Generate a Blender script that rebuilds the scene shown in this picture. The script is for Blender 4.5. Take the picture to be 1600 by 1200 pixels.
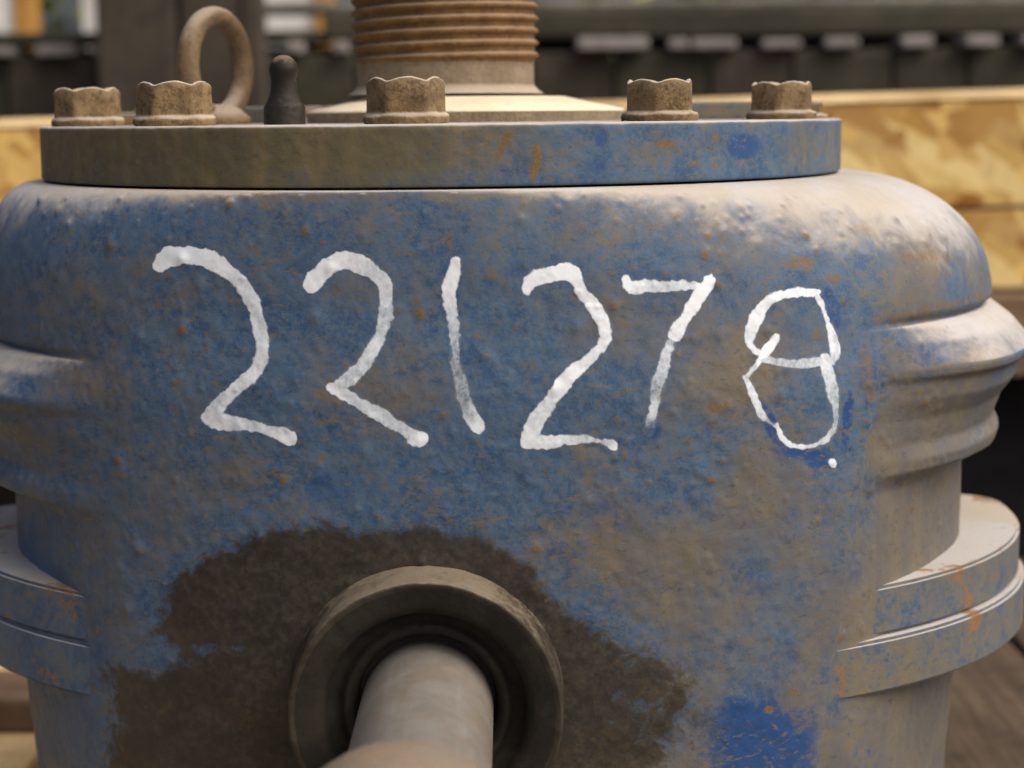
import bpy, bmesh, math, random
import numpy as np
from mathutils import Vector, Matrix
from mathutils.bvhtree import BVHTree

random.seed(7); rng = np.random.default_rng(7)
for o in list(bpy.data.objects): bpy.data.objects.remove(o)
scn = bpy.context.scene
COL = scn.collection
R = math.radians

# ------------------------------------------------------------------ camera
F_PX = 2770.0                                   # focal length, in pixels of a 1600 px wide frame
CAM = np.array([.0335, -.82, .002])
PITCH, ROLL = R(8.56), R(.6)
FW = np.array([0, math.cos(PITCH), -math.sin(PITCH)])
UP0 = np.array([0, math.sin(PITCH), math.cos(PITCH)]); RT0 = np.array([1., 0, 0])
RT = math.cos(ROLL)*RT0 - math.sin(ROLL)*UP0
UP = math.cos(ROLL)*UP0 + math.sin(ROLL)*RT0
cam = bpy.data.cameras.new('camera'); camo = bpy.data.objects.new('camera', cam); COL.objects.link(camo)
m3 = Matrix((RT, UP, -FW)).transposed()
camo.matrix_world = Matrix.Translation(Vector(CAM)) @ m3.to_4x4()
cam.sensor_width = 36; cam.lens = F_PX/1600*36
cam.clip_start = .02; cam.clip_end = 200
cam.dof.use_dof = True; cam.dof.focus_distance = .660; cam.dof.aperture_fstop = 8.0; cam.dof.aperture_blades = 0
scn.camera = camo

# ------------------------------------------------------------------ light
SUN_EL, SUN_AZ = 52, 118          # azimuth clockwise from +y (0 = behind the machine, 90 = right)
w = bpy.data.worlds.new('World'); scn.world = w; w.use_nodes = True
nt = w.node_tree; nt.nodes.clear()
sky = nt.nodes.new('ShaderNodeTexSky'); sky.sky_type = 'NISHITA'; sky.sun_disc = False
sky.sun_elevation = R(SUN_EL); sky.sun_rotation = R(SUN_AZ)
sky.air_density = .55; sky.dust_density = 8.0; sky.ozone_density = .3
bg = nt.nodes.new('ShaderNodeBackground'); bg.inputs['Strength'].default_value = .14
wo = nt.nodes.new('ShaderNodeOutputWorld')
nt.links.new(sky.outputs[0], bg.inputs[0]); nt.links.new(bg.outputs[0], wo.inputs[0])
sun = bpy.data.lights.new('sun', 'SUN'); sun.energy = 1.5; sun.angle = R(70); sun.color = (1, .94, .83)
so = bpy.data.objects.new('sun', sun); COL.objects.link(so)
az, el = R(SUN_AZ), R(SUN_EL)
dsun = Vector((math.sin(az)*math.cos(el), math.cos(az)*math.cos(el), math.sin(el)))
so.rotation_euler = dsun.to_track_quat('Z', 'Y').to_euler(); so.location = dsun*5
vs = scn.view_settings
vs.view_transform = 'Standard'; vs.look = 'None'; vs.gamma = 1; vs.use_curve_mapping = False
vs.exposure = 0.22
scn.cycles.max_bounces = 6
scn.cycles.use_denoising = True

# ------------------------------------------------------------------ helpers
def px_of(P):
    """where points of the place fall in the reference photo (used to survey stains on the casting)"""
    V = P - CAM; d = V @ FW
    return 800 + F_PX*(V @ RT)/d, 600 - F_PX*(V @ UP)/d
def ray(px, py):
    return FW + (px-800)/F_PX*RT - (py-600)/F_PX*UP
def at_y(px, py, Y):
    d = ray(px, py); return CAM + d*((Y-CAM[1])/d[1])

def _h(ix, iy, iz):
    n = (ix*374761393 + iy*668265263 + iz*2147483647) & 0xffffffff
    n = ((n ^ (n >> 13))*1274126177) & 0xffffffff
    n = (n ^ (n >> 16)) & 0xffffffff
    return n/4294967295.0
def vn(P, s, off=0.0):
    """value noise 0..1 at points P (N,3), s = features per metre"""
    Q = P*s + off + 100.0; i = np.floor(Q).astype(np.int64); f = Q - i; f = f*f*(3-2*f)
    r = 0
    for a in (0, 1):
        for b in (0, 1):
            for c in (0, 1):
                wgt = (f[:,0] if a else 1-f[:,0])*(f[:,1] if b else 1-f[:,1])*(f[:,2] if c else 1-f[:,2])
                r = r + wgt*_h(i[:,0]+a, i[:,1]+b, i[:,2]+c)
    return r
def fbm(P, s, o=4, off=0.0):
    r = 0; a = .5; t = 0
    for k in range(o):
        r = r + a*vn(P, s*2**k, off+17.3*k); t += a; a *= .55
    return r/t
def sstep(a, b, x):
    t = np.clip((x-a)/(b-a), 0, 1); return t*t*(3-2*t)

def link(name, me, mat=None, parent=None):
    o = bpy.data.objects.new(name, me); COL.objects.link(o)
    if mat is not None and me is not None and not me.materials: me.materials.append(mat)
    if parent is not None: o.parent = parent
    return o
def empty(name, loc=(0,0,0)):
    o = bpy.data.objects.new(name, None); COL.objects.link(o); o.location = loc; o.empty_display_size = .05; return o
def tag(o, label=None, cat=None, group=None, kind=None):
    if label: o['label'] = label
    if cat: o['category'] = cat
    if group: o['group'] = group
    if kind: o['kind'] = kind
    return o
def mesh_np(name, V, Fq, smooth=True):
    me = bpy.data.meshes.new(name)
    V = np.asarray(V, dtype=np.float32); Fq = np.asarray(Fq, dtype=np.int32); k = Fq.shape[1]
    me.vertices.add(len(V)); me.vertices.foreach_set('co', V.ravel())
    me.loops.add(Fq.size); me.loops.foreach_set('vertex_index', Fq.ravel())
    me.polygons.add(len(Fq)); me.polygons.foreach_set('loop_start', np.arange(0, Fq.size, k, dtype=np.int32))
    me.polygons.foreach_set('use_smooth', np.full(len(Fq), smooth))
    me.update(calc_edges=True); me.validate(); return me
def grid_faces(nr, nc, closed=True):
    """quads of a grid of nr rows by nc columns, columns wrapping"""
    i = np.arange(nr-1)[:,None]; j = np.arange(nc if closed else nc-1)[None,:]; k = (j+1) % nc
    return np.stack([i*nc+j+0*k, i*nc+k, (i+1)*nc+k, (i+1)*nc+j+0*k], -1).reshape(-1,4)
def attr(me, name, vals):
    a = me.attributes.new(name, 'FLOAT', 'POINT'); a.data.foreach_set('value', np.asarray(vals, dtype=np.float32))
def lathe(name, prof, n=64, axis='Z', smooth=True, jitter=0):
    prof = np.array(prof); t = np.linspace(0, 2*math.pi, n, endpoint=False)
    Rr = prof[:,0][:,None]; H = prof[:,1][:,None]
    X = Rr*np.cos(t); Y = Rr*np.sin(t); Z = H+0*t
    V = np.stack([X,Y,Z],-1).reshape(-1,3)
    if axis == 'Y': V = np.stack([V[:,0], -V[:,2], V[:,1]], -1)      # profile height runs towards the viewer (-y)
    if jitter:
        c = V - V.mean(0); V = V + c/np.linalg.norm(c,axis=1,keepdims=True)*(fbm(V, 220)-.5)[:,None]*jitter
    me = mesh_np(name, V, grid_faces(len(prof), n), smooth)
    return me
def arc(cx, cy, r, a0, a1, n=6):
    return [(cx+r*math.cos(R(a)), cy+r*math.sin(R(a))) for a in np.linspace(a0, a1, n)]
def box_me(name, sx, sy, sz, bev=.002, seg=2):
    bm = bmesh.new(); bmesh.ops.create_cube(bm, size=1)
    for v in bm.verts: v.co.x *= sx; v.co.y *= sy; v.co.z *= sz
    if bev: bmesh.ops.bevel(bm, geom=bm.edges[:], offset=bev, segments=seg, affect='EDGES', profile=.6)
    me = bpy.data.meshes.new(name); bm.to_mesh(me); bm.free(); return me
def box(name, x0, x1, y0, y1, z0, z1, mat, parent=None, bev=.002):
    me = box_me(name, x1-x0, y1-y0, z1-z0, bev)
    o = link(name, me, mat, parent); o.location = ((x0+x1)/2, (y0+y1)/2, (z0+z1)/2); return o
def prism(name, pts, z0, z1, bev=.0013):
    bm = bmesh.new(); vs_ = [bm.verts.new((x, y, z0)) for x, y in pts]
    f = bm.faces.new(vs_); r = bmesh.ops.extrude_face_region(bm, geom=[f])
    for v in [g for g in r['geom'] if isinstance(g, bmesh.types.BMVert)]: v.co.z = z1
    bmesh.ops.recalc_face_normals(bm, faces=bm.faces[:])
    if bev:
        ed = [e for e in bm.edges if abs(e.verts[0].co.z-e.verts[1].co.z) < 1e-7]
        bm.normal_update(); bmesh.ops.bevel(bm, geom=ed, offset=bev, segments=6, affect='EDGES')
    bm.normal_update()
    for f_ in bm.faces: f_.smooth = False
    bmesh.ops.triangulate(bm, faces=[f for f in bm.faces if len(f.verts) > 4])
    me = bpy.data.meshes.new(name); bm.to_mesh(me); bm.free(); return me

# ------------------------------------------------------------------ materials
class NB:
    def __init__(s, name):
        s.m = bpy.data.materials.new(name); s.m.use_nodes = True; s.t = s.m.node_tree; s.t.nodes.clear()
        s.out = s.t.nodes.new('ShaderNodeOutputMaterial'); s.b = s.t.nodes.new('ShaderNodeBsdfPrincipled')
        s.t.links.new(s.b.outputs[0], s.out.inputs[0]); s.tc = s.t.nodes.new('ShaderNodeTexCoord').outputs['Object']
    def _in(s, sock, v):
        if hasattr(v, 'is_linked') or isinstance(v, bpy.types.NodeSocket): s.t.links.new(v, sock)
        else: sock.default_value = (*v, 1) if isinstance(v, tuple) and len(v) == 3 and sock.type == 'RGBA' else v
    def noise(s, scale, detail=5, rough=.6, dist=0, vec=None, stretch=None):
        v = vec or s.tc
        if stretch:
            mp = s.t.nodes.new('ShaderNodeMapping'); mp.inputs['Scale'].default_value = stretch; s.t.links.new(v, mp.inputs[0]); v = mp.outputs[0]
        n = s.t.nodes.new('ShaderNodeTexNoise'); s.t.links.new(v, n.inputs['Vector'])
        n.inputs['Scale'].default_value = scale; n.inputs['Detail'].default_value = detail; n.inputs['Roughness'].default_value = rough; n.inputs['Distortion'].default_value = dist
        return n.outputs['Fac']
    def voro(s, scale, out='Distance', stretch=None, vec=None, rand=1.0):
        v = vec or s.tc
        if stretch:
            mp = s.t.nodes.new('ShaderNodeMapping'); mp.inputs['Scale'].default_value = stretch; s.t.links.new(v, mp.inputs[0]); v = mp.outputs[0]
        n = s.t.nodes.new('ShaderNodeTexVoronoi'); s.t.links.new(v, n.inputs['Vector']); n.inputs['Scale'].default_value = scale
        return n.outputs[out]
    def attr(s, name):
        n = s.t.nodes.new('ShaderNodeAttribute'); n.attribute_name = name; return n.outputs['Fac']
    def ramp(s, v, a, b, lo=0.0, hi=1.0):
        n = s.t.nodes.new('ShaderNodeMapRange'); n.interpolation_type = 'SMOOTHSTEP'
        s.t.links.new(v, n.inputs[0]); n.inputs[1].default_value = a; n.inputs[2].default_value = b; n.inputs[3].default_value = lo; n.inputs[4].default_value = hi
        return n.outputs[0]
    def math(s, op, a, b=0.0, clamp=False):
        n = s.t.nodes.new('ShaderNodeMath'); n.operation = op; n.use_clamp = clamp; s._in(n.inputs[0], a); s._in(n.inputs[1], b); return n.outputs[0]
    def mix(s, f, a, b, mode='MIX'):
        n = s.t.nodes.new('ShaderNodeMix'); n.data_type = 'RGBA'; n.blend_type = mode
        s._in(n.inputs['Factor'], f); s._in(n.inputs[6], a); s._in(n.inputs[7], b); return n.outputs[2]
    def up(s):
        g = s.t.nodes.new('ShaderNodeNewGeometry'); x = s.t.nodes.new('ShaderNodeSeparateXYZ'); s.t.links.new(g.outputs['Normal'], x.inputs[0]); return x.outputs['Z']
    def bump(s, h, strength=.3, dist=.001, prev=None):
        n = s.t.nodes.new('ShaderNodeBump'); s.t.links.new(h, n.inputs['Height']); n.inputs['Strength'].default_value = strength; n.inputs['Distance'].default_value = dist
        if prev: s.t.links.new(prev, n.inputs['Normal'])
        return n.outputs[0]
    def fin(s, col, rough=.6, metal=0.0, normal=None, spec=.5):
        s._in(s.b.inputs['Base Color'], col); s._in(s.b.inputs['Roughness'], rough); s._in(s.b.inputs['Metallic'], metal)
        s.b.inputs['Specular IOR Level'].default_value = spec
        if normal: s.t.links.new(normal, s.b.inputs['Normal'])
        return s.m

BLUE_D, BLUE_L, BLUE_P = (.024,.074,.168), (.058,.122,.215), (.014,.060,.190)
TAN, DUST, RUST, OIL = (.180,.148,.100), (.46,.445,.43), (.30,.125,.030), (.030,.023,.014)

def painted_iron(name, tan_bias=0.0, oil=False, upd=1.0, film=((.122,.110,.098), (.158,.132,.090))):
    n = NB(name)
    big = n.noise(14, 4, .6); mid = n.noise(60, 5, .65, .6); fine = n.noise(330, 4, .7); vfine = n.noise(1100, 3, .7)
    streak = n.noise(70, 4, .6, 0, None, (1, 1, .22))
    c = n.mix(n.ramp(mid, .35, .65), BLUE_D, BLUE_L)
    c = n.mix(n.ramp(fine, .35, .68, 0, .7), c, (.098,.138,.180)); c = n.mix(n.ramp(vfine, .45, .7, 0, .35), c, (.15,.155,.14))
    film_c = film
    if oil:
        # brown-grey dust film, heavier where the casting was never wiped
        cov = n.math('ADD', n.attr('dustm'), n.math('MULTIPLY', n.math('SUBTRACT', n.math('ADD', n.math('MULTIPLY', mid, .6), n.math('MULTIPLY', fine, .4)), .5), 1.7))
        film = n.ramp(cov, .05, 1.0, 0, .9)
        c = n.mix(film, c, n.mix(n.ramp(streak, .4, .65), *film_c))
        cl = n.math('ADD', n.attr('clean'), n.math('MULTIPLY', n.math('SUBTRACT', n.math('ADD', n.math('MULTIPLY', n.noise(110,5,.7,1.0), .65), n.math('MULTIPLY', fine, .35)), .5), 3.2))
        c = n.mix(n.math('MULTIPLY', n.ramp(cl, .30, .85, 0, .95), n.ramp(n.attr('clean'), .0, .9)), c, BLUE_P)
    else:
        cov = n.math('ADD', n.math('ADD', n.math('MULTIPLY', mid, .5), n.math('MULTIPLY', big, .5)), tan_bias)
        c = n.mix(n.ramp(n.math('ADD', cov, n.math('MULTIPLY', n.math('SUBTRACT', fine, .5), .5)), .40, .72, 0, .92), c, n.mix(n.ramp(streak, .4, .65), (.140,.128,.100), (.170,.142,.090)))
    fl = n.ramp(n.math('ADD', n.math('MULTIPLY', n.noise(170, 5, .72, .8, None, (1,1,2.2)), .7), n.math('MULTIPLY', n.noise(22, 3, .6), .3)), .545, .60, 0, .68)
    c = n.mix(fl, c, n.mix(n.ramp(vfine,.4,.6), (.178,.140,.078), (.130,.110,.072)))
    dk = n.ramp(n.noise(230, 4, .7, .5, None, (1,1,1.8)), .56, .68, 0, .5)
    c = n.mix(dk, c, (.040,.055,.078))
    # mustard specks
    sp = n.ramp(n.math('ADD', n.math('MULTIPLY', n.noise(210, 3, .6, .4), .75), n.math('MULTIPLY', mid, .25)), .595, .68, 0, .75)
    c = n.mix(sp, c, (.150,.115,.055))
    if oil:
        ru = n.ramp(n.math('ADD', n.attr('rust'), n.math('MULTIPLY', n.math('SUBTRACT', n.math('ADD', n.math('MULTIPLY', fine, .5), n.math('MULTIPLY', n.noise(130,4,.65), .5)), .5), 1.6)), .36, .78, 0, .92)
        c = n.mix(ru, c, n.mix(n.ramp(vfine, .35, .65), (.195,.115,.042), (.125,.088,.040)))
    # dust lying on whatever faces up
    u = n.math('ADD', n.up(), n.math('MULTIPLY', n.math('SUBTRACT', mid, .5), .55))
    ud = n.ramp(u, .33, .82, 0, .93*upd)
    if oil: ud = n.math('MULTIPLY', ud, n.math('SUBTRACT', 1, n.math('MULTIPLY', n.attr('oil'), .55)))
    c = n.mix(ud, c, n.mix(n.ramp(big, .4, .6), DUST, (.43,.385,.32)))
    if not oil:
        er = n.ramp(n.math('ADD', n.math('MULTIPLY', n.noise(38,4,.6,.5), .7), n.math('MULTIPLY', fine, .3)), .560, .62, 0, .85)
        c = n.mix(er, c, n.mix(n.ramp(vfine, .35, .65), (.30,.14,.04), (.17,.095,.05)))
    rough = n.ramp(fine, .3, .7, .52, .8)
    if oil:
        rough = n.math('SUBTRACT', rough, n.math('MULTIPLY', n.attr('oil'), .18))
        o = n.ramp(n.math('ADD', n.attr('oil'), n.math('MULTIPLY', n.math('SUBTRACT', n.math('ADD', n.math('MULTIPLY', n.noise(95,5,.7,.8), .65), n.math('MULTIPLY', fine, .35)), .5), 1.5)), .30, .64, 0, .93)
        oc = n.mix(n.ramp(n.math('ADD', n.math('MULTIPLY', fine, .6), n.math('MULTIPLY', mid, .4)), .40, .70), OIL, (.060,.047,.028))
        c = n.mix(n.math('MULTIPLY', o, n.math('SUBTRACT', 1, n.math('MULTIPLY', n.math('MULTIPLY', n.up(), n.up()), .45))), c, oc)
        ch = n.ramp(n.math('ADD', n.attr('rim'), n.math('MULTIPLY', n.math('SUBTRACT', n.math('ADD', n.math('MULTIPLY', n.noise(60,4,.6), .6), n.math('MULTIPLY', fine, .4)), .5), 2.6)), .62, 1.0, 0, .75)
        c = n.mix(n.math('MULTIPLY', ch, n.ramp(n.attr('rim'), .05, .3)), c, (.20,.155,.10))
    b = n.bump(mid, .15, .0010); b = n.bump(fine, .28, .0006, b); b = n.bump(vfine, .25, .0003, b)
    return n.fin(c, rough, 0, b, .3)

def rusty(name, a, b_, c_, rough=.85, dust=.6):
    n = NB(name)
    oi = n.t.nodes.new('ShaderNodeObjectInfo'); va = n.t.nodes.new('ShaderNodeVectorMath'); va.operation = 'MULTIPLY_ADD'
    n.t.links.new(oi.outputs['Location'], va.inputs[0]); va.inputs[1].default_value = (7.3, 5.1, 3.7); n.t.links.new(n.tc, va.inputs[2]); n.tc = va.outputs[0]
    mid = n.noise(90, 5, .65, .5); fine = n.noise(500, 4, .7)
    c = n.mix(n.ramp(mid, .38, .62), a, b_); c = n.mix(n.ramp(n.math('ADD', n.math('MULTIPLY', fine, .5), n.math('MULTIPLY', n.noise(170,4,.7,.4), .5)), .47, .62, 0, .8), c, c_)
    c = n.mix(n.ramp(n.up(), .25, .85, 0, dust), c, (.50,.44,.36))
    b = n.bump(mid, .6, .0015); b = n.bump(fine, .8, .0008, b)
    return n.fin(c, rough, 0, b, .3)

M = {}
M['housing'] = painted_iron('housing_paint', oil=True)
M['cover'] = painted_iron('cover_paint', oil=True, film=((.118,.095,.038), (.175,.132,.054)))
M['flange'] = painted_iron('flange_paint', .16)
M['flange_bluish'] = painted_iron('flange_paint_bluish', -.04, upd=.8)  # left lugs: bluer, with less tan film and less dust on top
M['bolt'] = rusty('bolt_rust', (.135,.088,.044), (.210,.146,.074), (.065,.040,.020), .9, .75)
M['thread'] = rusty('thread_rust', (.135,.070,.024), (.180,.100,.036), (.075,.038,.015), .8, .25)
M['pipe_base'] = rusty('dusty_iron', (.19,.15,.10), (.23,.185,.125), (.15,.115,.075), .85, .5)
M['eye'] = rusty('eye_rust', (.135,.092,.05), (.185,.125,.068), (.085,.056,.032), .75, .45)
M['collar'] = rusty('collar_rust', (.155,.112,.074), (.15,.122,.095), (.205,.138,.075), .75, .1)

def shaft_mat():
    n = NB('shaft_steel'); mid = n.noise(80, 5, .65); fine = n.noise(600, 4, .7)
    sc = n.noise(160, 3, .6, 0, None, (1, .05, 1))
    c = n.mix(n.ramp(mid, .3, .7), (.155,.142,.124), (.21,.196,.174)); c = n.mix(n.ramp(fine, .5, .75, 0, .6), c, (.17,.14,.108))
    c = n.mix(n.ramp(sc, .55, .75, 0, .4), c, (.29,.278,.255))
    rg = n.noise(900, 2, .5, 0, None, (.02,1,.02)); c = n.mix(n.ramp(rg, .45, .65, 0, .3), c, (.20,.175,.14)); c = n.mix(n.ramp(n.noise(28,5,.7,.6), .5, .62, 0, .55), c, (.17,.135,.095))
    return n.fin(c, n.ramp(fine, .3, .7, .42, .62), .15, n.bump(rg, .2, .0003, n.bump(fine, .3, .0004)), .5)
M['shaft'] = shaft_mat()
def oily(name, base, hi, r0, r1, dust=(.19,.158,.112)):
    n = NB(name); mid = n.noise(70, 5, .65, .5); fine = n.noise(420, 4, .7)
    c = n.mix(n.ramp(mid, .4, .68), base, hi)
    u = n.ramp(n.math('ADD', n.up(), n.math('MULTIPLY', n.math('SUBTRACT', n.math('ADD', n.math('MULTIPLY', mid, .5), n.math('MULTIPLY', fine, .5)), .5), 1.6)), .40, 1.0, 0, .85)
    c = n.mix(u, c, dust)
    b = n.bump(mid, .35, .001); b = n.bump(fine, .4, .0005, b)
    return n.fin(c, n.ramp(fine, .3, .7, r0, r1), 0, b, .2)
M['boss'] = oily('oily_boss', (.030,.024,.016), (.056,.048,.036), .5, .75)
M['seal'] = oily('seal_rubber', (.017,.015,.012), (.030,.026,.020), .7, .9, (.06,.052,.04))
M['breather'] = oily('breather_black', (.016,.013,.010), (.035,.028,.02), .45, .7, (.2,.15,.11))
def cream():
    n = NB('machined_cream'); mid = n.noise(60, 4, .6); fine = n.noise(500, 3, .6)
    c = n.mix(n.ramp(mid, .35, .65), (.74,.66,.49), (.68,.58,.40)); c = n.mix(n.ramp(fine, .5, .75, 0, .4), c, (.40,.32,.2))
    return n.fin(c, .6, 0, n.bump(fine, .2, .0003), .4)
M['cream'] = cream()
def paint_white():
    n = NB('paint_marker_white'); mid = n.noise(150, 4, .65); fine = n.noise(600, 4, .75); st = n.noise(260, 3, .6, 0, None, (2.2,1,.7))
    tex = n.math('SUBTRACT', n.math('ADD', n.math('ADD', n.math('MULTIPLY', mid, .35), n.math('MULTIPLY', fine, .4)), n.math('MULTIPLY', st, .25)), .5)
    thin = n.math('ADD', n.attr('thin'), n.math('MULTIPLY', tex, 1.3))
    c = n.mix(n.ramp(thin, .02, .6, 0, .7), (.82,.87,.90), (.34,.42,.50))
    m = n.fin(c, .5, 0, n.bump(fine, .15, .0003), .4)
    n.t.links.new(n.ramp(thin, .38, 1.0, 1.0, .10), n.b.inputs['Alpha'])
    return m
M['white'] = paint_white()
def wet_blue():
    n = NB('wiped_blue_paint'); fine = n.noise(500, 4, .7)
    return n.fin(n.mix(n.ramp(fine, .4, .7), (.018,.05,.125), (.04,.085,.16)), .4, 0, n.bump(fine, .3, .0005), .5)
M['wiped'] = wet_blue()
def osb():
    n = NB('strand_board')
    wob = n.noise(9, 3, .6)
    cols = []
    for k, (st, sc, ro) in enumerate((((1,1,.33), 62, 0), ((.36,1,1), 56, 0), ((.8,1,.55), 78, 0))):
        mp = n.t.nodes.new('ShaderNodeMapping'); mp.inputs['Rotation'].default_value = (0, R((25,-35,70)[k]), 0); n.t.links.new(n.tc, mp.inputs[0])
        cols.append(n.voro(sc, 'Color', st, mp.outputs[0]))
    bw = []
    for c in cols:
        r = n.t.nodes.new('ShaderNodeSeparateColor'); n.t.links.new(c, r.inputs[0]); bw.append((r.outputs[0], r.outputs[1]))
    c = n.mix(bw[0][0], (.46,.255,.055), (.82,.62,.24))
    c = n.mix(n.ramp(bw[1][1], .52, .58), c, n.mix(bw[1][0], (.36,.165,.030), (.86,.68,.30)))
    c = n.mix(n.ramp(bw[2][1], .66, .72), c, n.mix(bw[2][0], (.30,.125,.020), (.80,.55,.18)))
    g = n.noise(120, 4, .7, 0, None, (1,1,.4))
    c = n.mix(n.ramp(g, .5, .75, 0, .35), c, (.25,.135,.04))
    return n.fin(c, .7, 0, n.bump(g, .3, .001), .3)
M['osb'] = osb()
def wood(name, a, b_, c_, st=(1,8,8), sc=6):
    n = NB(name); g = n.noise(sc, 6, .65, .8, None, st); k = n.noise(25, 5, .7, .5)
    c = n.mix(n.ramp(g, .3, .7), a, b_); c = n.mix(n.ramp(k, .46, .66, 0, .8), c, c_); c = n.mix(1.0, c, n.mix(n.ramp(n.noise(7,4,.6), .3, .7), (.8,.8,.8), (1.15,1.15,1.15)), 'MULTIPLY')
    return n.fin(c, .85, 0, n.bump(g, .4, .003), .25)
M['pine'] = wood('fresh_pine', (.50,.335,.155), (.60,.42,.21), (.42,.26,.11), (8,1,8))
M['pine_edge'] = wood('fresh_pine_edge', (.56,.40,.19), (.66,.50,.27), (.47,.31,.13), (1,8,8))
M['brown_plank'] = wood('dirty_plank', (.055,.040,.026), (.10,.072,.047), (.034,.024,.017), (14,1,8), 9)
M['rail'] = wood('brown_rail', (.16,.10,.06), (.22,.15,.09), (.11,.07,.045))
M['shade_black'] = wood('shade_black_board', (.008,.008,.009), (.014,.013,.013), (.006,.006,.007))  # near-black colour standing in for the shade inside openings
M['old_timber'] = wood('old_timber', (.046,.042,.029), (.068,.062,.044), (.036,.038,.023), (1,8,8), 5)
M['old_brown'] = wood('old_brown_timber', (.052,.043,.032), (.075,.060,.045), (.036,.032,.025), (8,8,1), 5)
M['pale_block'] = wood('pale_block', (.22,.20,.185), (.31,.285,.27), (.15,.14,.125), (4,4,4), 20)
M['white_panel'] = wood('white_panel', (.80,.79,.74), (.84,.82,.78), (.70,.66,.56))
M['orange'] = wood('orange_frame', (.50,.26,.06), (.58,.31,.08), (.40,.2,.05))
M['grey_board'] = wood('grey_board', (.16,.155,.13), (.25,.235,.20), (.12,.12,.09), (1,8,8), 7)
def soil():
    n = NB('yard_soil'); a = n.noise(4, 6, .7); b = n.noise(60, 4, .7)
    c = n.mix(n.ramp(a, .35, .65), (.085,.066,.046), (.13,.105,.075)); c = n.mix(n.ramp(b, .5, .7, 0, .6), c, (.2,.17,.13))
    return n.fin(c, .95, 0, n.bump(b, .6, .01), .2)
M['soil'] = soil()
def leaf():
    n = NB('leaf_green'); a = n.noise(8, 3, .6)
    return n.fin(n.mix(n.ramp(a, .35, .65), (.07,.10,.02), (.20,.23,.04)), .6, 0, None, .4)
M['leaf'] = leaf()

# ------------------------------------------------------------------ setting: yard and open crate
FLOOR = -.362
gm = mesh_np('ground', [(-60,-60,-.52),(60,-60,-.52),(60,60,-.52),(-60,60,-.52)], [(0,1,2,3)])
tag(link('ground', gm, M['soil']), kind='structure')

crate = empty('wooden_crate', (0,.2,-.52))
tag(crate, 'open wooden crate with strand board back standing behind and under the blue gearbox', 'crate')
def cbox(name, *a, **k):
    o = box(name, *a, parent=None, **k); o.parent = crate; o.matrix_parent_inverse = Matrix.Translation((0,-.2,.52)); return o
# floor planks run front to back; the left ones are fresh, the right ones dirty
xs = -.74; i = 0
while xs < .9:
    wd = .118
    cbox('floor_plank', xs, xs+wd, -.32, .60, FLOOR-.022, FLOOR-random.uniform(0,.0015), M['pine'] if xs < .05 else M['brown_plank'], bev=.003)
    xs += wd + .007; i += 1
for yy in (-.27, .13, .53): cbox('bearer', -.74, .885, yy-.045, yy+.045, -.52, FLOOR-.0235, M['rail'])
YW = .66                                    # the strand board wall
TILT = -R(1.1)
def wall_board(name, z0, z1, y0, y1, mat, x0=-.95, x1=1.05, bev=.002):
    o = cbox(name, x0, x1, y0, y1, z0, z1, mat, bev=bev); o.rotation_euler.y = TILT; return o
wall_board('wall_board', -.083, .0055, YW, YW+.018, M['osb'])
wall_board('wall_board', -.152, -.0865, YW, YW+.018, M['osb'])
# top edge strip of the wall: a lath whose front slopes back
lm = mesh_np('top_lath', [(-1,-.006,-.0045),(1,-.006,-.0045),(1,.016,.0020),(-1,.016,.0020),(-1,.016,-.0045),(1,.016,-.0045)], [(0,1,2,3),(3,2,5,4),(4,5,1,0)], False)
lo = link('top_lath', lm, M['pine_edge'], crate); lo.matrix_parent_inverse = Matrix.Translation((0,-.2,.52)); lo.location = (.05, YW+.004, .0112); lo.rotation_euler.y = TILT
wall_board('wall_rail', -.222, -.1555, YW-.03, YW+.018, M['rail'])
wall_board('shade_board', -.40, -.2255, YW+.05, YW+.07, M['shade_black'])  # near-black board added as the shade in the opening under the wall
for xx in (-.9, .97): cbox('corner_post', xx-.04, xx+.04, YW+.08, YW+.15, -.52, -.02, M['rail'])
# batten across the fresh planks behind the machine on the left
cbox('floor_batten', -.72, -.10, .205, .262, FLOOR+.0005, FLOOR+.022, M['rail'], bev=.003)

# ------------------------------------------------------------------ gearbox
GB = empty('gearbox', (0,0,FLOOR))
tag(GB, 'dirty blue cast iron gearbox with hand-painted white number 221278 on its front', 'gearbox')
PINV = Matrix.Translation((0,0,-FLOOR))
def part(name, me, mat, parent=GB, loc=(0,0,0), rot=(0,0,0)):
    o = link(name, me, mat, parent); o.location = loc; o.rotation_euler = rot
    if parent is GB: o.matrix_parent_inverse = PINV
    return o

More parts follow.
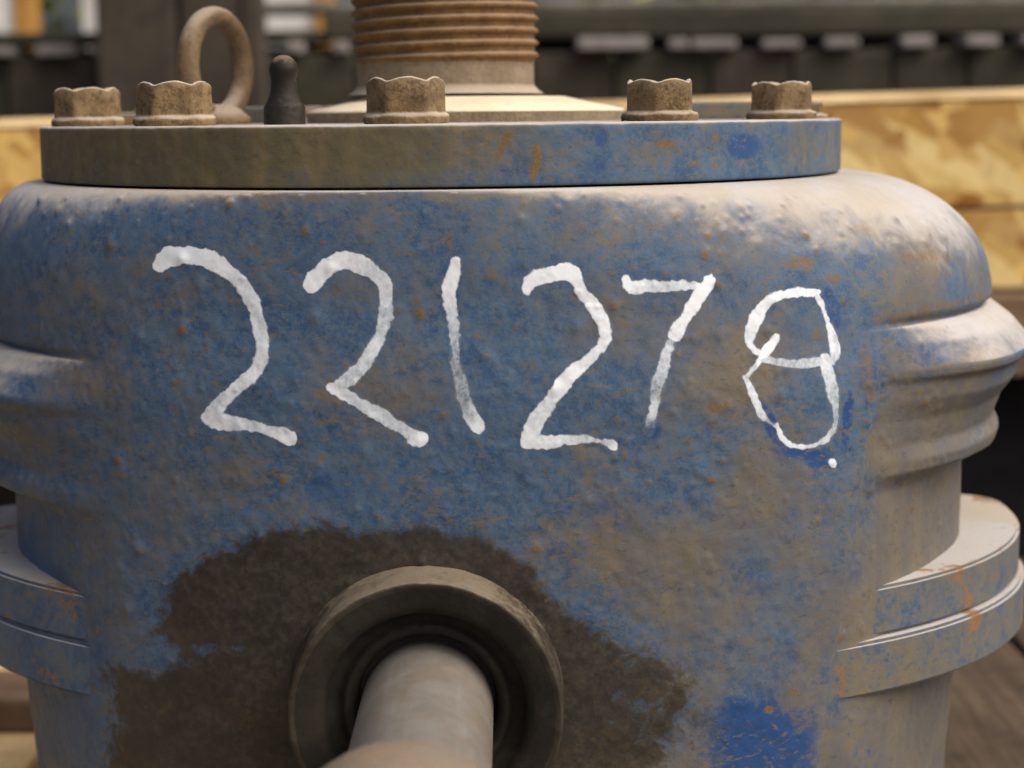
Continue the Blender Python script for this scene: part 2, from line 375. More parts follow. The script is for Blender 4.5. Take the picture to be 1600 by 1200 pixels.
# -- housing: plan is a rounded oval, the shoulder rises from it to the round seat of the cover
XP, RB = .0035, .161
CX, A, B, NN = .0225, .2255, .1875, 2.28
SEAT_Z, SH = -.0236, .052
RSEAT = .1835
def oval(t, a=A, b=B, n=NN, cx=CX):
    c, s = np.cos(t), np.sin(t)
    return cx + a*np.sign(c)*np.abs(c)**(2/n), b*np.sign(s)*np.abs(s)**(2/n)
tt = np.concatenate([np.linspace(math.pi, 2*math.pi, 1000, endpoint=False), np.linspace(0, math.pi, 160, endpoint=False)])
rows = []       # (z, blend towards full oval, rib offset, shrink)
rows.append((SEAT_Z, -.16, 0)); rows.append((SEAT_Z, -.06, 0))
for ph in np.linspace(0, 90, 58): rows.append((SEAT_Z - SH*(1-math.cos(R(ph))), math.sin(R(ph)), 0))
def rib(z):
    d = -z
    pts = [(.0755,0),(.0785,-.004),(.0800,.001),(.0860,.0095),(.0955,.0185),(.0985,.0185),(.1010,.0150),(.1080,.0150),(.1160,.0108),(.1260,.0100),(.1320,.0138),(.1370,.0132),(.1395,.0070),(.1415,.0030),(.1440,.0)]
    return float(np.interp(d, [p[0] for p in pts], [p[1] for p in pts]))
for z in np.arange(SEAT_Z-SH-.001, -.2401, -.001): rows.append((z, 1, z))
for z in np.arange(-.2425, FLOOR-.0001, -.0025): rows.append((max(z, FLOOR), 1, 0))
rows[-1] = (FLOOR, 1, 0)
nr, nc = len(rows), len(tt)
xl, yl = oval(tt); ang = np.arctan2(yl, xl-XP)
# point on the seat circle facing the same way
xt, yt = XP+RSEAT*np.cos(ang), RSEAT*np.sin(ang)
nrm = np.stack([(np.abs((xl-CX)/A)**(NN-1))*np.sign(xl-CX)/A, (np.abs(yl/B)**(NN-1))*np.sign(yl)/B], -1); nrm /= np.linalg.norm(nrm,axis=1,keepdims=True)
side = sstep(.135, .205, np.abs(xl-CX))*sstep(-.001, .02, np.abs(xl-CX)-.12)
back = sstep(.10, .02, yl)
V = np.zeros((nr, nc, 3))
for i, (z, k, ro) in enumerate(rows):
    ro = np.where(xl > CX, rib(z), rib(z+.009)) if ro else 0
    V[i,:,0] = xt + (xl-xt)*k + nrm[:,0]*ro*side
    V[i,:,1] = yt + (yl-yt)*k + nrm[:,1]*ro*side
    if k < 0: V[i,:,0] = XP+(xt-XP)*(1+k); V[i,:,1] = yt*(1+k)
    V[i,:,2] = z
    if z < -.08:                                   # below the shoulder the case is slimmer at its ends
        sl = .011*float(sstep(.08, .15, -z)) + .004*float(sstep(.222,.30,-z)); V[i,:,0] -= nrm[:,0]*sl*side; V[i,:,1] -= nrm[:,1]*sl*side
V = V.reshape(-1,3); NRM = np.tile(np.concatenate([nrm, np.zeros((nc,1))],1), (nr,1))
full = np.repeat([max(0., r[1]) for r in rows], nc)
dirn = NRM*full[:,None] + np.array([0,0,1.])*(1-full)[:,None]; dirn /= np.linalg.norm(dirn,axis=1,keepdims=True)
px, py = px_of(V); front = V[:,1] < -.02
# raised front pad with a leaning right edge and a soft left edge
seam = 1392 - (py-450)*.160
pad = sstep(seam+9, seam-9, px)*sstep(40, 230, px)*sstep(460, 640, py)*front
V = V + dirn*(pad*.0030)[:,None]
# cast skin: lumps, pits and rust blisters
lump = (fbm(V, 60, 3)-.5)*.0010 + (fbm(V, 240, 3, 5.)-.5)*.00060*(1-.5*sstep(1150,1300,px))
lump = lump*(1-.65*sstep(.98, .75, full))
V0 = V.copy(); disp = lump
blist = np.zeros(len(V)); bh = np.zeros(len(V))
cand = np.where(front & (px > 60) & (px < 1480) & (py > 300) & (py < 1000))[0]
from mathutils.kdtree import KDTree
kd = KDTree(len(cand))
for j, ci in enumerate(cand): kd.insert(V0[ci], j)
kd.balance()
for q in range(1100):
    ci = int(rng.choice(cand)); big_ = rng.random() < .13
    if rng.random() < .5 and not (px[ci] > 250 and py[ci] < 780): continue
    r_ = rng.uniform(.0020,.0034) if big_ else rng.uniform(.0008,.0018); h_ = r_*rng.uniform(.12,.3); ru_ = rng.uniform(.1,1)**1.2
    for co, j, d in kd.find_range(V0[ci], r_*2):
        g = math.exp(-(d/r_)**2*1.6); k = cand[j]; bh[k] = max(bh[k], h_*g); blist[k] = max(blist[k], g*ru_)
V = V + dirn*((disp + bh)*np.where(full > .2, 1, .3))[:,None]
V[V[:,2] < FLOOR+.004, 2] = np.minimum(V[V[:,2] < FLOOR+.004, 2], FLOOR)
hme = mesh_np('housing', V, grid_faces(nr, nc)[:, ::-1])

# -- stains, surveyed on the front of the casting
P3 = V0; fz = front.astype(float)
def ell(cx, cy, rx, ry, soft=.6, rot=0):
    a = R(rot); dx, dy = px-cx, py-cy
    u = (dx*math.cos(a)+dy*math.sin(a))/rx; v = (-dx*math.sin(a)+dy*math.cos(a))/ry
    return 1 - sstep(1-soft, 1+soft, np.sqrt(u*u+v*v))
def poly(pts, soft):
    P = np.array(pts, float); ins = np.zeros(len(px), bool); dmin = np.full(len(px), 1e9)
    for k in range(len(P)):
        a, b = P[k], P[(k+1) % len(P)]
        c = ((a[1] > py) != (b[1] > py)); xx = (b[0]-a[0])*(py-a[1])/((b[1]-a[1]) or 1e-9)+a[0]; ins ^= c & (px < xx)
        ab = b-a; t = np.clip(((px-a[0])*ab[0]+(py-a[1])*ab[1])/(ab@ab), 0, 1); dmin = np.minimum(dmin, np.hypot(px-a[0]-t*ab[0], py-a[1]-t*ab[1]))
    sd = np.where(ins, dmin, -dmin); return np.clip(.5+sd/(2*soft), 0, 1)
oilm = poly([(252,985),(270,920),(300,885),(370,850),(425,828),(520,822),(560,833),(620,825),(655,818),(700,838),(745,835),(790,860),(830,885),(860,930),(905,960),(960,985),(1040,1010),(1095,1055),(1085,1110),(1060,1150),(1000,1300),(300,1300),(150,1300),(170,1190),(190,1110),(175,1040),(250,1052),(300,1030)], 34)
oilm = np.maximum(oilm*(1-.38*sstep(860,980,px)), .42*ell(980,1120,190,110,.8))*(1-.25*ell(230,1150,60,50)-.45*ell(345,1010,50,14))
rim = np.clip(1-np.abs(poly([(252,985),(270,920),(300,885),(370,850),(425,828),(520,822),(560,833),(620,825),(655,818),(700,838),(745,835),(790,860),(830,885),(860,930),(700,1000),(350,1000)], 26)-.47)*4.2, 0, 1)*(px < 900)*(py < 960)*.62
oilm, rim = oilm*fz, rim*fz
clean = np.maximum.reduce([poly([(1112,1110),(1125,1082),(1165,1070),(1205,1078),(1222,1095),(1262,1105),(1272,1150),(1280,1300),(1090,1300),(1100,1160)], 40), .5*ell(1340,1190,45,60,.9), .55*ell(1355,560,25,60), .5*ell(520,760,60,40), .55*ell(950,800,45,35), .45*ell(340,335,90,28), .45*ell(480,420,60,30), .6*ell(1460,555,60,40), .35*ell(700,760,90,40), .5*ell(1345,405,40,30), .55*ell(1490,1000,30,30), .5*ell(130,1020,90,40), .4*ell(215,900,40,60)])*fz
halo = np.maximum.reduce([ell(1200,664,12,50,.5,-25), ell(1246,706,52,11,.5,8), ell(1316,655,9,50,.5,6), ell(1275,722,26,9,.5,0), .8*ell(1300,480,12,40,.3,-15), .8*ell(1018,672,16,14,.3), .6*ell(1178,540,14,30,.3)])*fz
clean = np.maximum(clean, .9*halo)
dustm = .10 + .62*sstep(720, 1150, px)*sstep(500, 860, py)*(1-.4*ell(1060,560,120,160)) + .20*ell(800,330,330,48,.6) + .22*ell(1180,360,260,60,.5) + .45*sstep(1320,1420,px) + .35*ell(1130,520,90,120,.5) \
        + .30*ell(190,440,140,70,.5) + .25*ell(300,760,70,80,.6) + .30*ell(600,690,40,60,.6) + .18*ell(1000,600,140,120) + .25*ell(160,770,60,140,.6)
dustm = dustm + (fbm(P3, 32, 3, 9.)-.47)*1.5 + .4*sstep(-.0255-.003, -.0255, P3[:,2])*1.0
rust = blist*1.0
def streakline(pts, wd, amt):
    m = np.zeros(len(px))
    for (x0,y0),(x1,y1) in zip(pts, pts[1:]):
        dx, dy = x1-x0, y1-y0; t = np.clip(((px-x0)*dx+(py-y0)*dy)/(dx*dx+dy*dy), 0, 1); m = np.maximum(m, amt*np.exp(-((px-x0-t*dx)**2+(py-y0-t*dy)**2)/wd**2))
    return m*fz
rust = np.maximum.reduce([rust, streakline([(1376,500),(1440,487),(1535,463)], 10, .62), streakline([(1440,580),(1500,566),(1590,533)], 9, .6), .8*ell(1345,356,24,9,.4)*fz, .62*ell(1440,400,60,12,.6)*fz, .6*ell(1260,365,16,12,.6)*fz,
    .62*ell(1250,412,40,14,.6)*fz, .7*ell(1300,435,18,12,.6)*fz, .5*ell(1400,375,20,10)*fz, .55*ell(1350,580,16,80,.8)*fz, streakline([(640,612),(520,640)], 5, .3), streakline([(930,625),(1010,600)], 6, .55), .85*ell(1195,1105,9,8)*fz, .8*ell(1232,1078,8,8)*fz, .8*ell(1112,635,14,7)*fz,
    streakline([(705,365),(703,398)], 7, .6), .5*ell(545,606,10,6)*fz, .55*ell(185,530,14,30,.8)*fz, .5*ell(180,400,22,22,.8)*fz])
for nme, val in (('oil',oilm),('rim',rim),('clean',clean),('dustm',dustm),('rust',rust)): attr(hme, nme, val)
housing = part('housing', hme, M['housing'])

# -- split flanges: a lug on each side, two tiers
def lug(sgn, a, b, n, z0, z1, ycut, name):
    ts = np.linspace(-math.pi/2, 0, 60); x, y = oval(ts, a, b, n, 0.0)
    pts = list(zip(x, y)); pts = [p for p in pts if p[0] > .09]
    rc = .022; xe = a
    pts += [(xe, ycut-rc)] if ycut-rc > 0 else []
    pts += [(xe-rc+rc*math.cos(R(q)), ycut-rc+rc*math.sin(R(q))) for q in range(10, 91, 10)]
    pts += [(.09, ycut)]
    P = [(CX+sgn*p[0], p[1]) for p in pts]
    if sgn < 0: P = P[::-1]
    return prism(name, P, z0, z1)
for sg in (1, -1):
    part('upper_flange', lug(sg, .2440, .1838, 2.08, -.2012, -.1815, .026, 'upper_flange'), M['flange'] if sg > 0 else M['flange_bluish'])
    lf = lug(sg, .2465 if sg > 0 else .2425, .1868 if sg > 0 else .1845, 2.10, -.2235, -.2017, .026, 'lower_flange'); part('lower_flange', lf, M['flange'] if sg > 0 else M['flange_bluish'])

# -- cover plate
RP = .1790
cp = [(0,0),(.06,0),(.12,0),(RP-.003,0)] + arc(RP-.0016,-.0016,.0016,90,0,5) + [*[(RP, -.003-.0012*k) for k in range(14)]] + arc(RP-.0012,-.0215,.0012,0,-90,4) + [(.15,-.0227),(.0,-.0227)]
cme = lathe('cover_plate', cp[::-1], 1000, jitter=.0007)
cv = np.zeros(len(cme.vertices)*3, dtype=np.float32); cme.vertices.foreach_get('co', cv); cv = cv.reshape(-1,3).astype(float) + np.array([XP,0,0])
px, py = px_of(cv); fz = (cv[:,1] < 0).astype(float)
attr(cme, 'dustm', .95 - .75*sstep(560, 980, px)*(.55+.9*fbm(cv, 60, 3)) - .25*sstep(255, 285, py)*sstep(300, 500, px) + .25*ell(1060,230,60,16)+.2*sstep(1180,1280,px))
attr(cme, 'clean', np.maximum.reduce([.75*ell(1160,228,30,26,.4), .7*ell(940,215,14,22), .5*ell(800,265,40,12), .5*ell(1030,265,70,10), .5*ell(925,260,30,14)])*fz)
attr(cme, 'rust', np.maximum.reduce([streakline([(795,210),(786,225),(778,244)], 6, 1.5), streakline([(838,230),(840,245),(832,278)], 7, 1.5), .85*ell(1040,225,18,8)*fz, .7*ell(1085,255,9,7)*fz, .7*ell(1118,215,7,8)*fz, .7*ell(1118,258,7,6)*fz, .5*ell(985,245,8,6)*fz, .55*ell(1275,238,8,12)*fz, .35*ell(210,240,18,16)*fz, .5*ell(760,270,6,12)*fz]))
attr(cme, 'oil', 0*px); attr(cme, 'rim', 0*px)
part('cover_plate', cme, M['cover'], loc=(XP,0,0))

# -- raised cone ring, threaded pipe
srm = lathe('seal_ring', [(.072,-.001),(.0724,.0045)] + arc(.0714,.0046,.0010,0,60,4) + [(.060,.0080),(.045,.0112),(.030,.0112)], 128)
srm.materials.append(M['cream']); srm.materials.append(M['pipe_base'])
for p_ in srm.polygons: p_.material_index = 1 if p_.center.z < .0045 else 0
part('seal_ring', srm, None, loc=(.0137,0,0))
T = np.linspace(0, 2*math.pi, 160, endpoint=False); Zp = np.arange(.0125, .1601, .0003); PIT = .0054
ZZ, TT = np.meshgrid(Zp, T, indexing='ij')
ph = ((ZZ - PIT*TT/(2*math.pi))/PIT) % 1.0
tri = np.clip(1.25 - np.abs(ph-.5)*3.6, 0, 1); tri = tri*tri*(3-2*tri)
rr = .0406 + .0018*tri
sm = sstep(.0285, .0255, ZZ); flare = .0408 + .0045*np.clip((.017-ZZ)/.0045, 0, 1)**1.6 - .0006
rr = rr*(1-sm) + flare*sm
Pv = np.stack([rr*np.cos(TT), rr*np.sin(TT), ZZ], -1).reshape(-1,3)
Pv[:, :2] *= (1 + (fbm(Pv, 300, 2)-.5)*.012)[:,None]
pm = mesh_np('threaded_pipe', Pv, grid_faces(len(Zp), len(T)))
pm.materials.append(M['thread']); pm.materials.append(M['pipe_base'])
mi = (np.repeat(Zp[:-1], len(T)) < .0262).astype(np.int32); pm.polygons.foreach_set('material_index', mi)
part('threaded_pipe', pm, None, loc=(.0048,0,0))

# -- cover bolts
def bolt_head():
    Ri, Hh, n6 = .0128, .0168, 12
    prof = []
    ts = np.linspace(0, 2*math.pi, 6*n6, endpoint=False)
    al = (ts % (math.pi/3)) - math.pi/6
    rh = Ri/np.cos(al); rh = np.minimum(rh, Ri*1.125)
    topz = Hh - (rh-Ri)*1.0
    ringsr = [(rh*0+.0156, 0*ts-.0002), (rh*0+.0160, 0*ts+.0014), (rh*0+.0155, 0*ts+.0030), (rh*1.015, 0*ts+.0036), (rh, 0*ts+.0046), (rh, topz*.6), (rh, topz-.0006), (rh-.0006, topz), (rh*.90, topz-.0002), (rh*.80, topz-.0010), (rh*.5, 0*ts+Hh-.0028), (rh*0+.0002, 0*ts+Hh-.0030)]
    V = np.concatenate([np.stack([r*np.cos(ts), r*np.sin(ts), z], -1) for r, z in ringsr]); V = V + (fbm(V, 260, 3)-.5)[:,None]*np.array([1,1,.8])*.0009
    me = mesh_np('bolt_head', V, grid_faces(len(ringsr), 6*n6)); me.materials.append(M['bolt']); return me
heads = [bolt_head()]
for angd, tw, s in ((-66.1,20,.95),(-38.1,8,1),(-2.8,4,1.0),(32.9,20,.93),(62.9,12,.91),(180,0,1),(152,5,1),(208,9,1),(122,0,1),(-118,0,1),(92,15,1)):
    th = R(angd-90); o = part('cover_bolt', heads[0], None, loc=(XP+RB*math.cos(th), RB*math.sin(th), .0002), rot=(0,0,R(tw))); o.scale = (s,s,s*(1 if abs(angd) < 80 else .5))

# -- lifting eye
def eye():
    MR, mr, nu, nv = .0218, .0046, 72, 20
    u = np.linspace(0, 2*math.pi, nu, endpoint=False); v = np.linspace(0, 2*math.pi, nv, endpoint=False)
    U, W = np.meshgrid(u, v, indexing='ij')
    X = (MR+mr*np.cos(W))*np.cos(U); Z = (MR+mr*np.cos(W))*np.sin(U); Y = mr*1.1*np.sin(W)
    Vv = np.stack([X,Y,Z],-1).reshape(-1,3); i = np.arange(nu)[:,None]; j = np.arange(nv)[None,:]
    Fq = np.stack([i*nv+j, ((i+1)%nu)*nv+j, ((i+1)%nu)*nv+(j+1)%nv, i*nv+(j+1)%nv], -1).reshape(-1,4)
    return mesh_np('eye_ring', Vv + (fbm(Vv, 200)-.5)[:,None]*.0008, Fq[:, ::-1])
eb = part('lifting_eye', eye(), M['eye'], loc=(-.0965,-.02,.0255), rot=(0,0,R(66)))
col = link('eye_collar', lathe('eye_collar', [(.0,-.0258),(.0145,-.0258),(.0145,-.0225),(.010,-.0185),(.006,-.0165)], 40), M['eye'], eb)

# -- breather nipple
bp = [(.0082,-.0002),(.0082,.0065),(.0076,.0075),(.0066,.0095),(.0054,.0125),(.0049,.0175)] + arc(.0,.0212,.0058,-20,90,9)
br = part('breather', lathe('breather', bp, 40, jitter=.0006), M['breather'], loc=tuple(at_y(445,188,-.115)*np.array([1,1,0])))
# -- low painted pads further back on the cover
for (x0,x1,y0,y1,h) in ((.105,.150,.0,.05,.0085),(-.098,-.074,.055,.075,.0085),(-.150,-.128,-.03,-.012,.0055)):
    part('cover_pad', box_me('cover_pad', x1-x0, y1-y0, h, .0015), M['flange'], loc=((x0+x1)/2,(y0+y1)/2,h/2-.0003))

# -- shaft, seal boss, collar
AX, AZ = .0012, -.2120
bossp = [(.0560,.168),(.0530,.180),(.0512,.1855),(.0503,.1905),(.0498,.1970),(.0496,.2050),(.0494,.2085)] + arc(.0484,.2100,.0010,5,90,6) + [(.0478,.2109),(.0468,.2106)]
bt = np.linspace(0, 1, len(bossp)*3-2); bossp = [(float(np.interp(q, np.linspace(0,1,len(bossp)), [p[0] for p in bossp])), float(np.interp(q, np.linspace(0,1,len(bossp)), [p[1] for p in bossp]))) for q in bt]
sealp = [(.0468,.2106),(.0440,.2100),(.0400,.2090),(.0375,.2078),(.0362,.2030),(.0358,.1990),(.0310,.1980),(.0302,.2005),(.0285,.2008),(.0262,.1975),(.0250,.190)]
part('shaft_seal', lathe('shaft_seal', sealp, 160, 'Y', jitter=.0005), M['seal'], loc=(AX,0,AZ+.0022))
part('seal_boss', lathe('seal_boss', bossp, 200, 'Y', jitter=.0007), M['boss'], loc=(AX,0,AZ+.0022))
shp = [(.0243,.17),(.0243,.20),(.0243,.24),(.0243,.28),(.0243,.330)]
part('shaft', lathe('shaft', shp, 80, 'Y'), M['shaft'], loc=(AX,0,AZ))
colp = [(.0246,.3205)] + [(.029,.3205)] + arc(.031,.3265,.006,90-180+0,0,8)[0:0] + [(.0315,.3212),(.0340,.3235),(.0358,.3275),(.0366,.333),(.0366,.352),(.0350,.3555),(.030,.357),(.0001,.357)]
part('shaft_collar', lathe('shaft_collar', colp, 96, 'Y', jitter=.0008), M['collar'], loc=(AX-.0012,0,AZ))

# ------------------------------------------------------------------ the painted number 2 2 1 2 7 8
bvh = BVHTree.FromObject(housing, bpy.context.evaluated_depsgraph_get()) if False else None
bmh = bmesh.new(); bmh.from_mesh(hme); bvh = BVHTree.FromBMesh(bmh); bmh.free()
def smooth_path(pts, n=10):
    P = np.array(pts, float); out = []
    for k in range(len(P)-1):
        p0, p1, p2, p3 = P[max(k-1,0)], P[k], P[k+1], P[min(k+2,len(P)-1)]
        for t in np.linspace(0, 1, n, endpoint=False):
            out.append(.5*((2*p1)+(-p0+p2)*t+(2*p0-5*p1+4*p2-p3)*t*t+(-p0+3*p1-3*p2+p3)*t**3))
    out.append(P[-1]); return np.array(out)
# each stroke: points (x, y, half width, thinness)
DIG = [
 [[(250,412,15,0),(264,402,17,0),(290,398,16,0),(320,404,15,0),(350,420,14,.1),(378,446,13,.2),(398,480,13,.25),(408,516,13,.3),(410,550,14,.2),(398,578,13,.2),(370,606,13,.25),(342,632,14,.3),(325,650,12,.2)],[(322,652,11,.1),(345,660,14,.1),(375,662,12,.3),(410,670,12,.3),(440,680,13,.1),(452,686,13,0)]],
 [[(487,444,15,0),(498,430,17,0),(515,414,16,0),(538,404,16,.1),(562,412,16,.2),(584,426,15,.3),(598,440,13,.3),(604,462,13,.3),(603,490,13,.4),(594,522,12,.4),(580,550,13,.3),(562,578,13,.3),(540,596,13,.4),(522,608,11,.2)],[(518,606,11,.1),(540,618,13,.2),(580,640,13,.35),(620,664,13,.35),(648,684,13,.2),(658,686,14,0)]],
 [[(711,408,9,.1),(708,430,12,.1),(702,458,13,.1),(705,490,12,.35),(708,520,12,.45),(712,550,11,.55),(716,580,11,.65),(722,610,12,.65),(732,640,13,.5),(742,660,14,.2),(746,668,12,.1)]],
 [[(822,452,12,0),(832,440,15,0),(855,432,14,.05),(880,426,14,0),(896,428,15,0),(904,442,13,.15),(912,458,12,.2),(930,480,12,.15),(942,504,13,.15),(944,528,12,.15),(934,548,12,.15),(914,568,12,.1),(890,588,13,.1),(872,608,15,.05),(856,630,14,.25),(840,652,13,.25),(828,676,13,.15),(822,690,11,.05)],[(822,692,11,.05),(850,692,11,.1),(890,688,9,.25),(925,688,8,.45),(950,692,9,.3),(958,696,8,.1)]],
 [[(978,440,11,0),(986,448,14,0),(1010,448,13,.25),(1040,448,12,.35),(1075,446,11,.3),(1092,446,10,.1)],[(1110,438,12,0),(1098,452,14,0),(1082,478,13,.05),(1066,504,12,.15),(1054,524,11,.1)],[(1048,536,9,.5),(1040,556,11,.35),(1032,584,11,.5),(1024,612,10,.6),(1020,640,10,.35),(1016,660,10,.7),(1014,672,8,.9)]],
 [[(1278,457,6,.2),(1240,458,8,.15),(1212,464,10,.15),(1192,480,11,.1),(1180,502,12,.1),(1172,526,10,.35),(1172,540,8,.25),(1184,552,7,.25)],
  [(1212,528,8,.1),(1200,546,9,.05),(1188,562,8,.1),(1178,576,6,.3),(1164,590,4,.5)],
  [(1190,562,8,.4),(1220,566,9,.45),(1250,568,9,.45),(1284,564,9,.4)],
  [(1276,458,5,.3),(1284,476,6,.25),(1292,500,7,.2),(1300,524,9,.25),(1304,548,11,.3),(1300,566,9,.4)],
  [(1290,560,11,.2),(1294,584,13,.35),(1300,606,12,.4),(1304,630,8,.5),(1306,656,7,.55),(1302,672,6,.5)],
  [(1164,590,5,.4),(1172,606,6,.35),(1182,628,7,.25),(1190,648,6,.4),(1202,660,5,.55),(1214,668,5,.4)],
  [(1214,664,5,.3),(1220,680,6,.1),(1230,692,6,.15),(1250,698,6,.25),(1272,696,6,.3),(1290,686,6,.4),(1303,670,6,.5)],
  [(1300,722,5,.3),(1302,726,5,.3)]],
]
def sheet(name, strokes, mat, step=2.2, wk=.96, lift=.00009, rough=1.0):
    segs = []
    for s in strokes:
        p = smooth_path(s); segs.append((p[:-1], p[1:]))
    a = np.concatenate([s[0] for s in segs]); b = np.concatenate([s[1] for s in segs])
    x0, y0 = a[:,0].min()-24, a[:,1].min()-24; x1, y1 = max(a[:,0].max(), b[:,0].max())+24, max(a[:,1].max(), b[:,1].max())+24
    gx = np.arange(x0, x1, step); gy = np.arange(y0, y1, step)
    GX, GY = np.meshgrid(gx, gy); Q = np.stack([GX.ravel(), GY.ravel()], -1)
    sd = np.full(len(Q), 1e9); th = np.zeros(len(Q))
    for p, q in zip(a, b):
        ab = q[:2]-p[:2]; t = np.clip(((Q-p[:2])@ab)/(ab@ab+1e-9), 0, 1)
        d = np.hypot(*(Q-p[:2]-t[:,None]*ab).T) - ((p[2]+t*(q[2]-p[2]))*wk); m = d < sd; sd[m] = d[m]; th[m] = (p[3]+t*(q[3]-p[3]))[m]
    N3 = np.stack([Q[:,0], Q[:,1], 0*Q[:,0]], -1)
    sd = sd + rough*((fbm(N3, 1/7., 3)-.5)*7.0 + (vn(N3, 1/26., 4.)-.5)*6)
    W_ = len(gx); val = sd.reshape(GX.shape)
    verts, faces, tv, cache = [], [], [], {}
    def vid(i, j):
        k = (i, j)
        if k not in cache: cache[k] = len(verts); n_ = j*W_+i; verts.append((gx[i], gy[j], sd[n_])); tv.append(th[n_])
        return cache[k]
    def eid(p, q):
        k = (p, q) if p < q else (q, p)
        if k not in cache:
            (i0,j0),(i1,j1) = k; d0, d1 = val[j0,i0], val[j1,i1]; t = d0/(d0-d1); n_ = j0*W_+i0
            cache[k] = len(verts); verts.append((gx[i0]+t*(gx[i1]-gx[i0]), gy[j0]+t*(gy[j1]-gy[j0]), 0.)); tv.append(th[n_])
        return cache[k]
    ii = np.argwhere((np.minimum.reduce([val[:-1,:-1], val[1:,:-1], val[:-1,1:], val[1:,1:]]) < 0))
    for j, i in ii:
        for tri_ in (((i,j),(i+1,j),(i+1,j+1)), ((i,j),(i+1,j+1),(i,j+1))):
            ins = [val[c[1],c[0]] < 0 for c in tri_]
            if not any(ins): continue
            poly_ = []
            for k in range(3):
                p, q = tri_[k], tri_[(k+1) % 3]
                if ins[k]: poly_.append(vid(*p))
                if ins[k] != ins[(k+1) % 3]: poly_.append(eid(p, q))
            for k in range(1, len(poly_)-1): faces.append((poly_[0], poly_[k], poly_[k+1]))
    out = np.zeros((len(verts),3)); c0 = Vector(CAM)
    for k, (x, y, s) in enumerate(verts):
        hit, nn, _, _ = bvh.ray_cast(c0, Vector(ray(x, y)).normalized())
        nn = nn if nn.dot(Vector(ray(x, y))) < 0 else -nn
        hgt = .00006 + lift*.3*min(1, max(0, -s)/4)
        out[k] = hit + nn*hgt
    me = mesh_np(name, out, np.array(faces)[:, ::-1])
    sv = np.array([v[2] for v in verts]); attr(me, 'thin', (np.array(tv)*1.0 + .05) + .95*np.clip(1+sv/3.4, 0, 1)**1.5)
    return me
for d, strokes in enumerate(DIG):
    o = part('painted_digit', sheet('painted_digit', strokes, M['white'], 2.2 if d < 5 else 1.7, .95 if d < 5 else .98, rough=1.0 if d < 5 else .75), M['white'])
    o['label'] = 'hand-painted white digit ' + ('two, first of the row','two, second of the row','one','two, right after the one','seven','eight, smudged')[d]

# ------------------------------------------------------------------ yard behind the crate
YB = 1.34
def zb(py, Y=YB, px_=800): return float(at_y(px_, py, Y)[2])
def xb(px_, Y=YB, py=60): return float(at_y(px_, py, Y)[0])
# weathered pallet stack behind the crate: deck on top, pale spacer blocks in the gap, deep dark bin below
pal = empty('weathered_pallet', (.2, YB+.25, zb(81))); tag(pal, 'dark weathered timber pallet with pale blocks behind the strand board wall', 'pallet')
pinv = Matrix.Translation((-.2, -(YB+.25), -zb(81)))
def pbox(name, *a, **k):
    o = box(name, *a, **k); o.parent = pal; o.matrix_parent_inverse = pinv; return o
x = -.85
pbox('deck_board', xb(505), 1.06, YB, YB+.11, zb(60), zb(15), M['old_timber'], bev=.006)
pbox('deck_board', -.86, xb(503), YB, YB+.11, zb(62), zb(43), M['old_timber'], bev=.004)
for k in range(1, 4): pbox('deck_board', xb(505), 1.06, YB+.13*k, YB+.13*k+.11, zb(60), zb(15), M['old_timber'], bev=.006)
for a, b in ((-30,28),(52,112),(140,165),(455,478),(525,548),(620,650),(900,1010),(1048,1078),(1082,1152),(1192,1252),(1290,1342),(1398,1448),(1492,1545),(1585,1640),(700,760),(260,300)):
    xa, xc = xb(a), xb(b)
    pbox('spacer_block', xa, xc, YB-.02+random.uniform(-.006,.006), YB+.08, zb(81)+.0008, zb(61+random.uniform(0,8)), M['pale_block'], bev=.003).rotation_euler.z = random.uniform(-.15,.15)
pbox('gap_backing', -.86, 1.06, YB+.115, YB+.128, zb(81)+.0008, zb(62)-.0008, M['shade_black'])  # near-black strip added to darken the gap behind the blocks
bn = empty('timber_bin', (.1, YB+.2, -.52)); tag(bn, 'tall dark timber bin of upright boards carrying the weathered pallet', 'bin')
binv = Matrix.Translation((-.1, -(YB+.2), .52))
def bbox(name, *a, **k):
    o = box(name, *a, **k); o.parent = bn; o.matrix_parent_inverse = binv; return o
x = -.88
while x < 1.06:
    wd = random.uniform(.075,.12); bbox('board', x, x+wd, YB+random.uniform(0,.006), YB+.03, -.52, zb(82), M['old_timber'] if random.random() < .7 else M['old_brown'], bev=.003); x += wd+.004
for yy in (YB+.5,): bbox('rear_panel', -.88, 1.06, yy, yy+.03, -.52, zb(82), M['old_timber'])
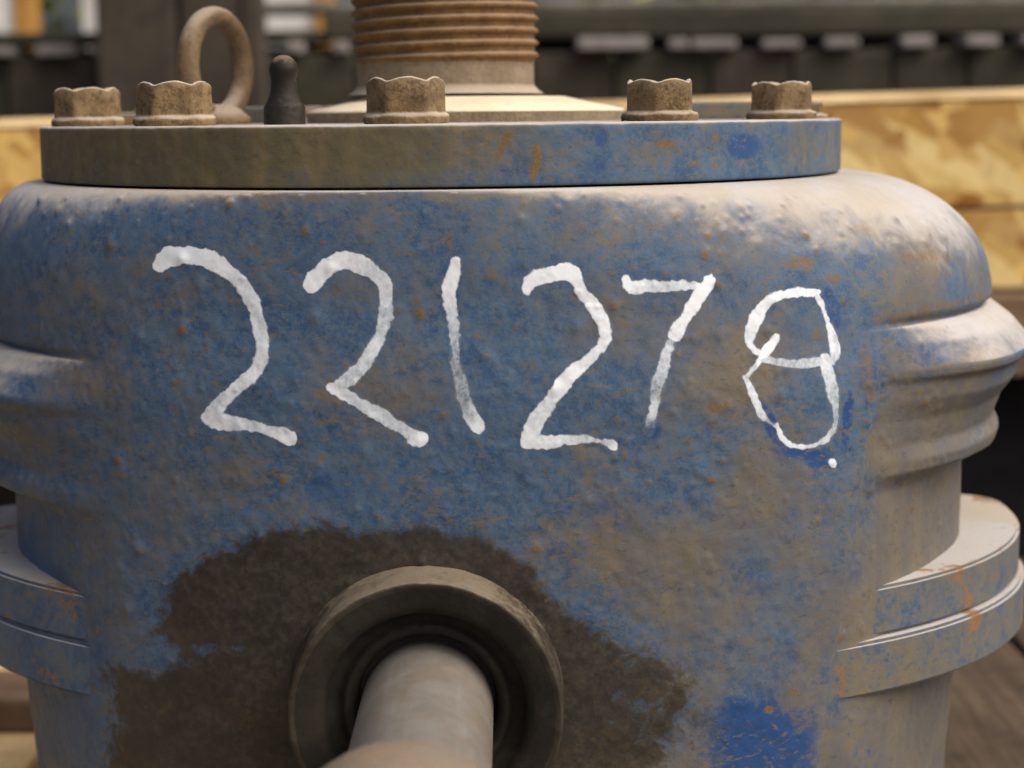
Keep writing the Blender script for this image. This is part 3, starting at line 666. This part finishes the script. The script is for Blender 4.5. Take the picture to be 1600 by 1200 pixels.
for a, b, nm in ((158,282,'wide brown timber post standing behind the lifting eye'), (290,380,'middle dark timber post right behind the lifting eye ring'), (384,412,'narrow dark timber post standing behind the black breather')):
    o = box('timber_post', xb(a,1.27), xb(b,1.27), 1.245, 1.30, -.52, .75, M['old_brown'], None, .004); tag(o, nm, 'post')
o = box('grey_plank', -.32, 1.3, YB+.02, YB+.10, zb(15)+.0012, zb(15)+.012, M['grey_board'], None, .004); tag(o, 'weathered grey plank lying on top of the dark pallet', 'plank')
def panel(pa, pb, bot, label, frame_side):
    Y = 2.3; x0, x1 = float(at_y(pa,20,Y)[0]), float(at_y(pb,20,Y)[0]); e = empty('white_panel', ((x0+x1)/2, Y, -.52)); tag(e, label, 'panel', None)
    o = box('sheet', x0, x1, Y, Y+.03, -.52, .75, M['white_panel'], None, .002); o.parent = e; o.matrix_parent_inverse = e.matrix_world.inverted() if False else Matrix.Translation((-(x0+x1)/2,-Y,.52))
    xf = x1 if frame_side > 0 else x0
    o = box('frame_strip', xf+.001, xf+.035, Y-.01, Y+.04, -.52, .75, M['orange'], None, .003); o.parent = e; o.matrix_parent_inverse = Matrix.Translation((-(x0+x1)/2,-Y,.52))
panel(-120, 22, 0, 'white upright panel with orange edge at the far upper left', 1)
panel(128, 158, 0, 'narrow white upright panel beside the wide brown post', 1)
panel(412, 490, 0, 'cream white upright panel between narrow post and threaded pipe', 1)
# hedge far behind: leaf faces through a volume
N = 9000
c = np.stack([rng.uniform(-2.2, 2.6, N), rng.normal(3.4, .22, N), rng.uniform(-.5, 1.0, N)], -1)
q = rng.normal(size=(N,3)); q /= np.linalg.norm(q,axis=1,keepdims=True); r2 = rng.normal(size=(N,3)); r2 = np.cross(q, r2); r2 /= np.linalg.norm(r2,axis=1,keepdims=True)
s = rng.uniform(.02,.045,N)[:,None]
Vh = np.stack([c-q*s, c+r2*s*.5, c+q*s, c-r2*s*.5], 1).reshape(-1,3)
hm = mesh_np('hedge', Vh, np.arange(4*N).reshape(-1,4), False)
tag(link('hedge', hm, M['leaf']), 'green leafy hedge far behind the timber stack', 'hedge', None, 'stuff')
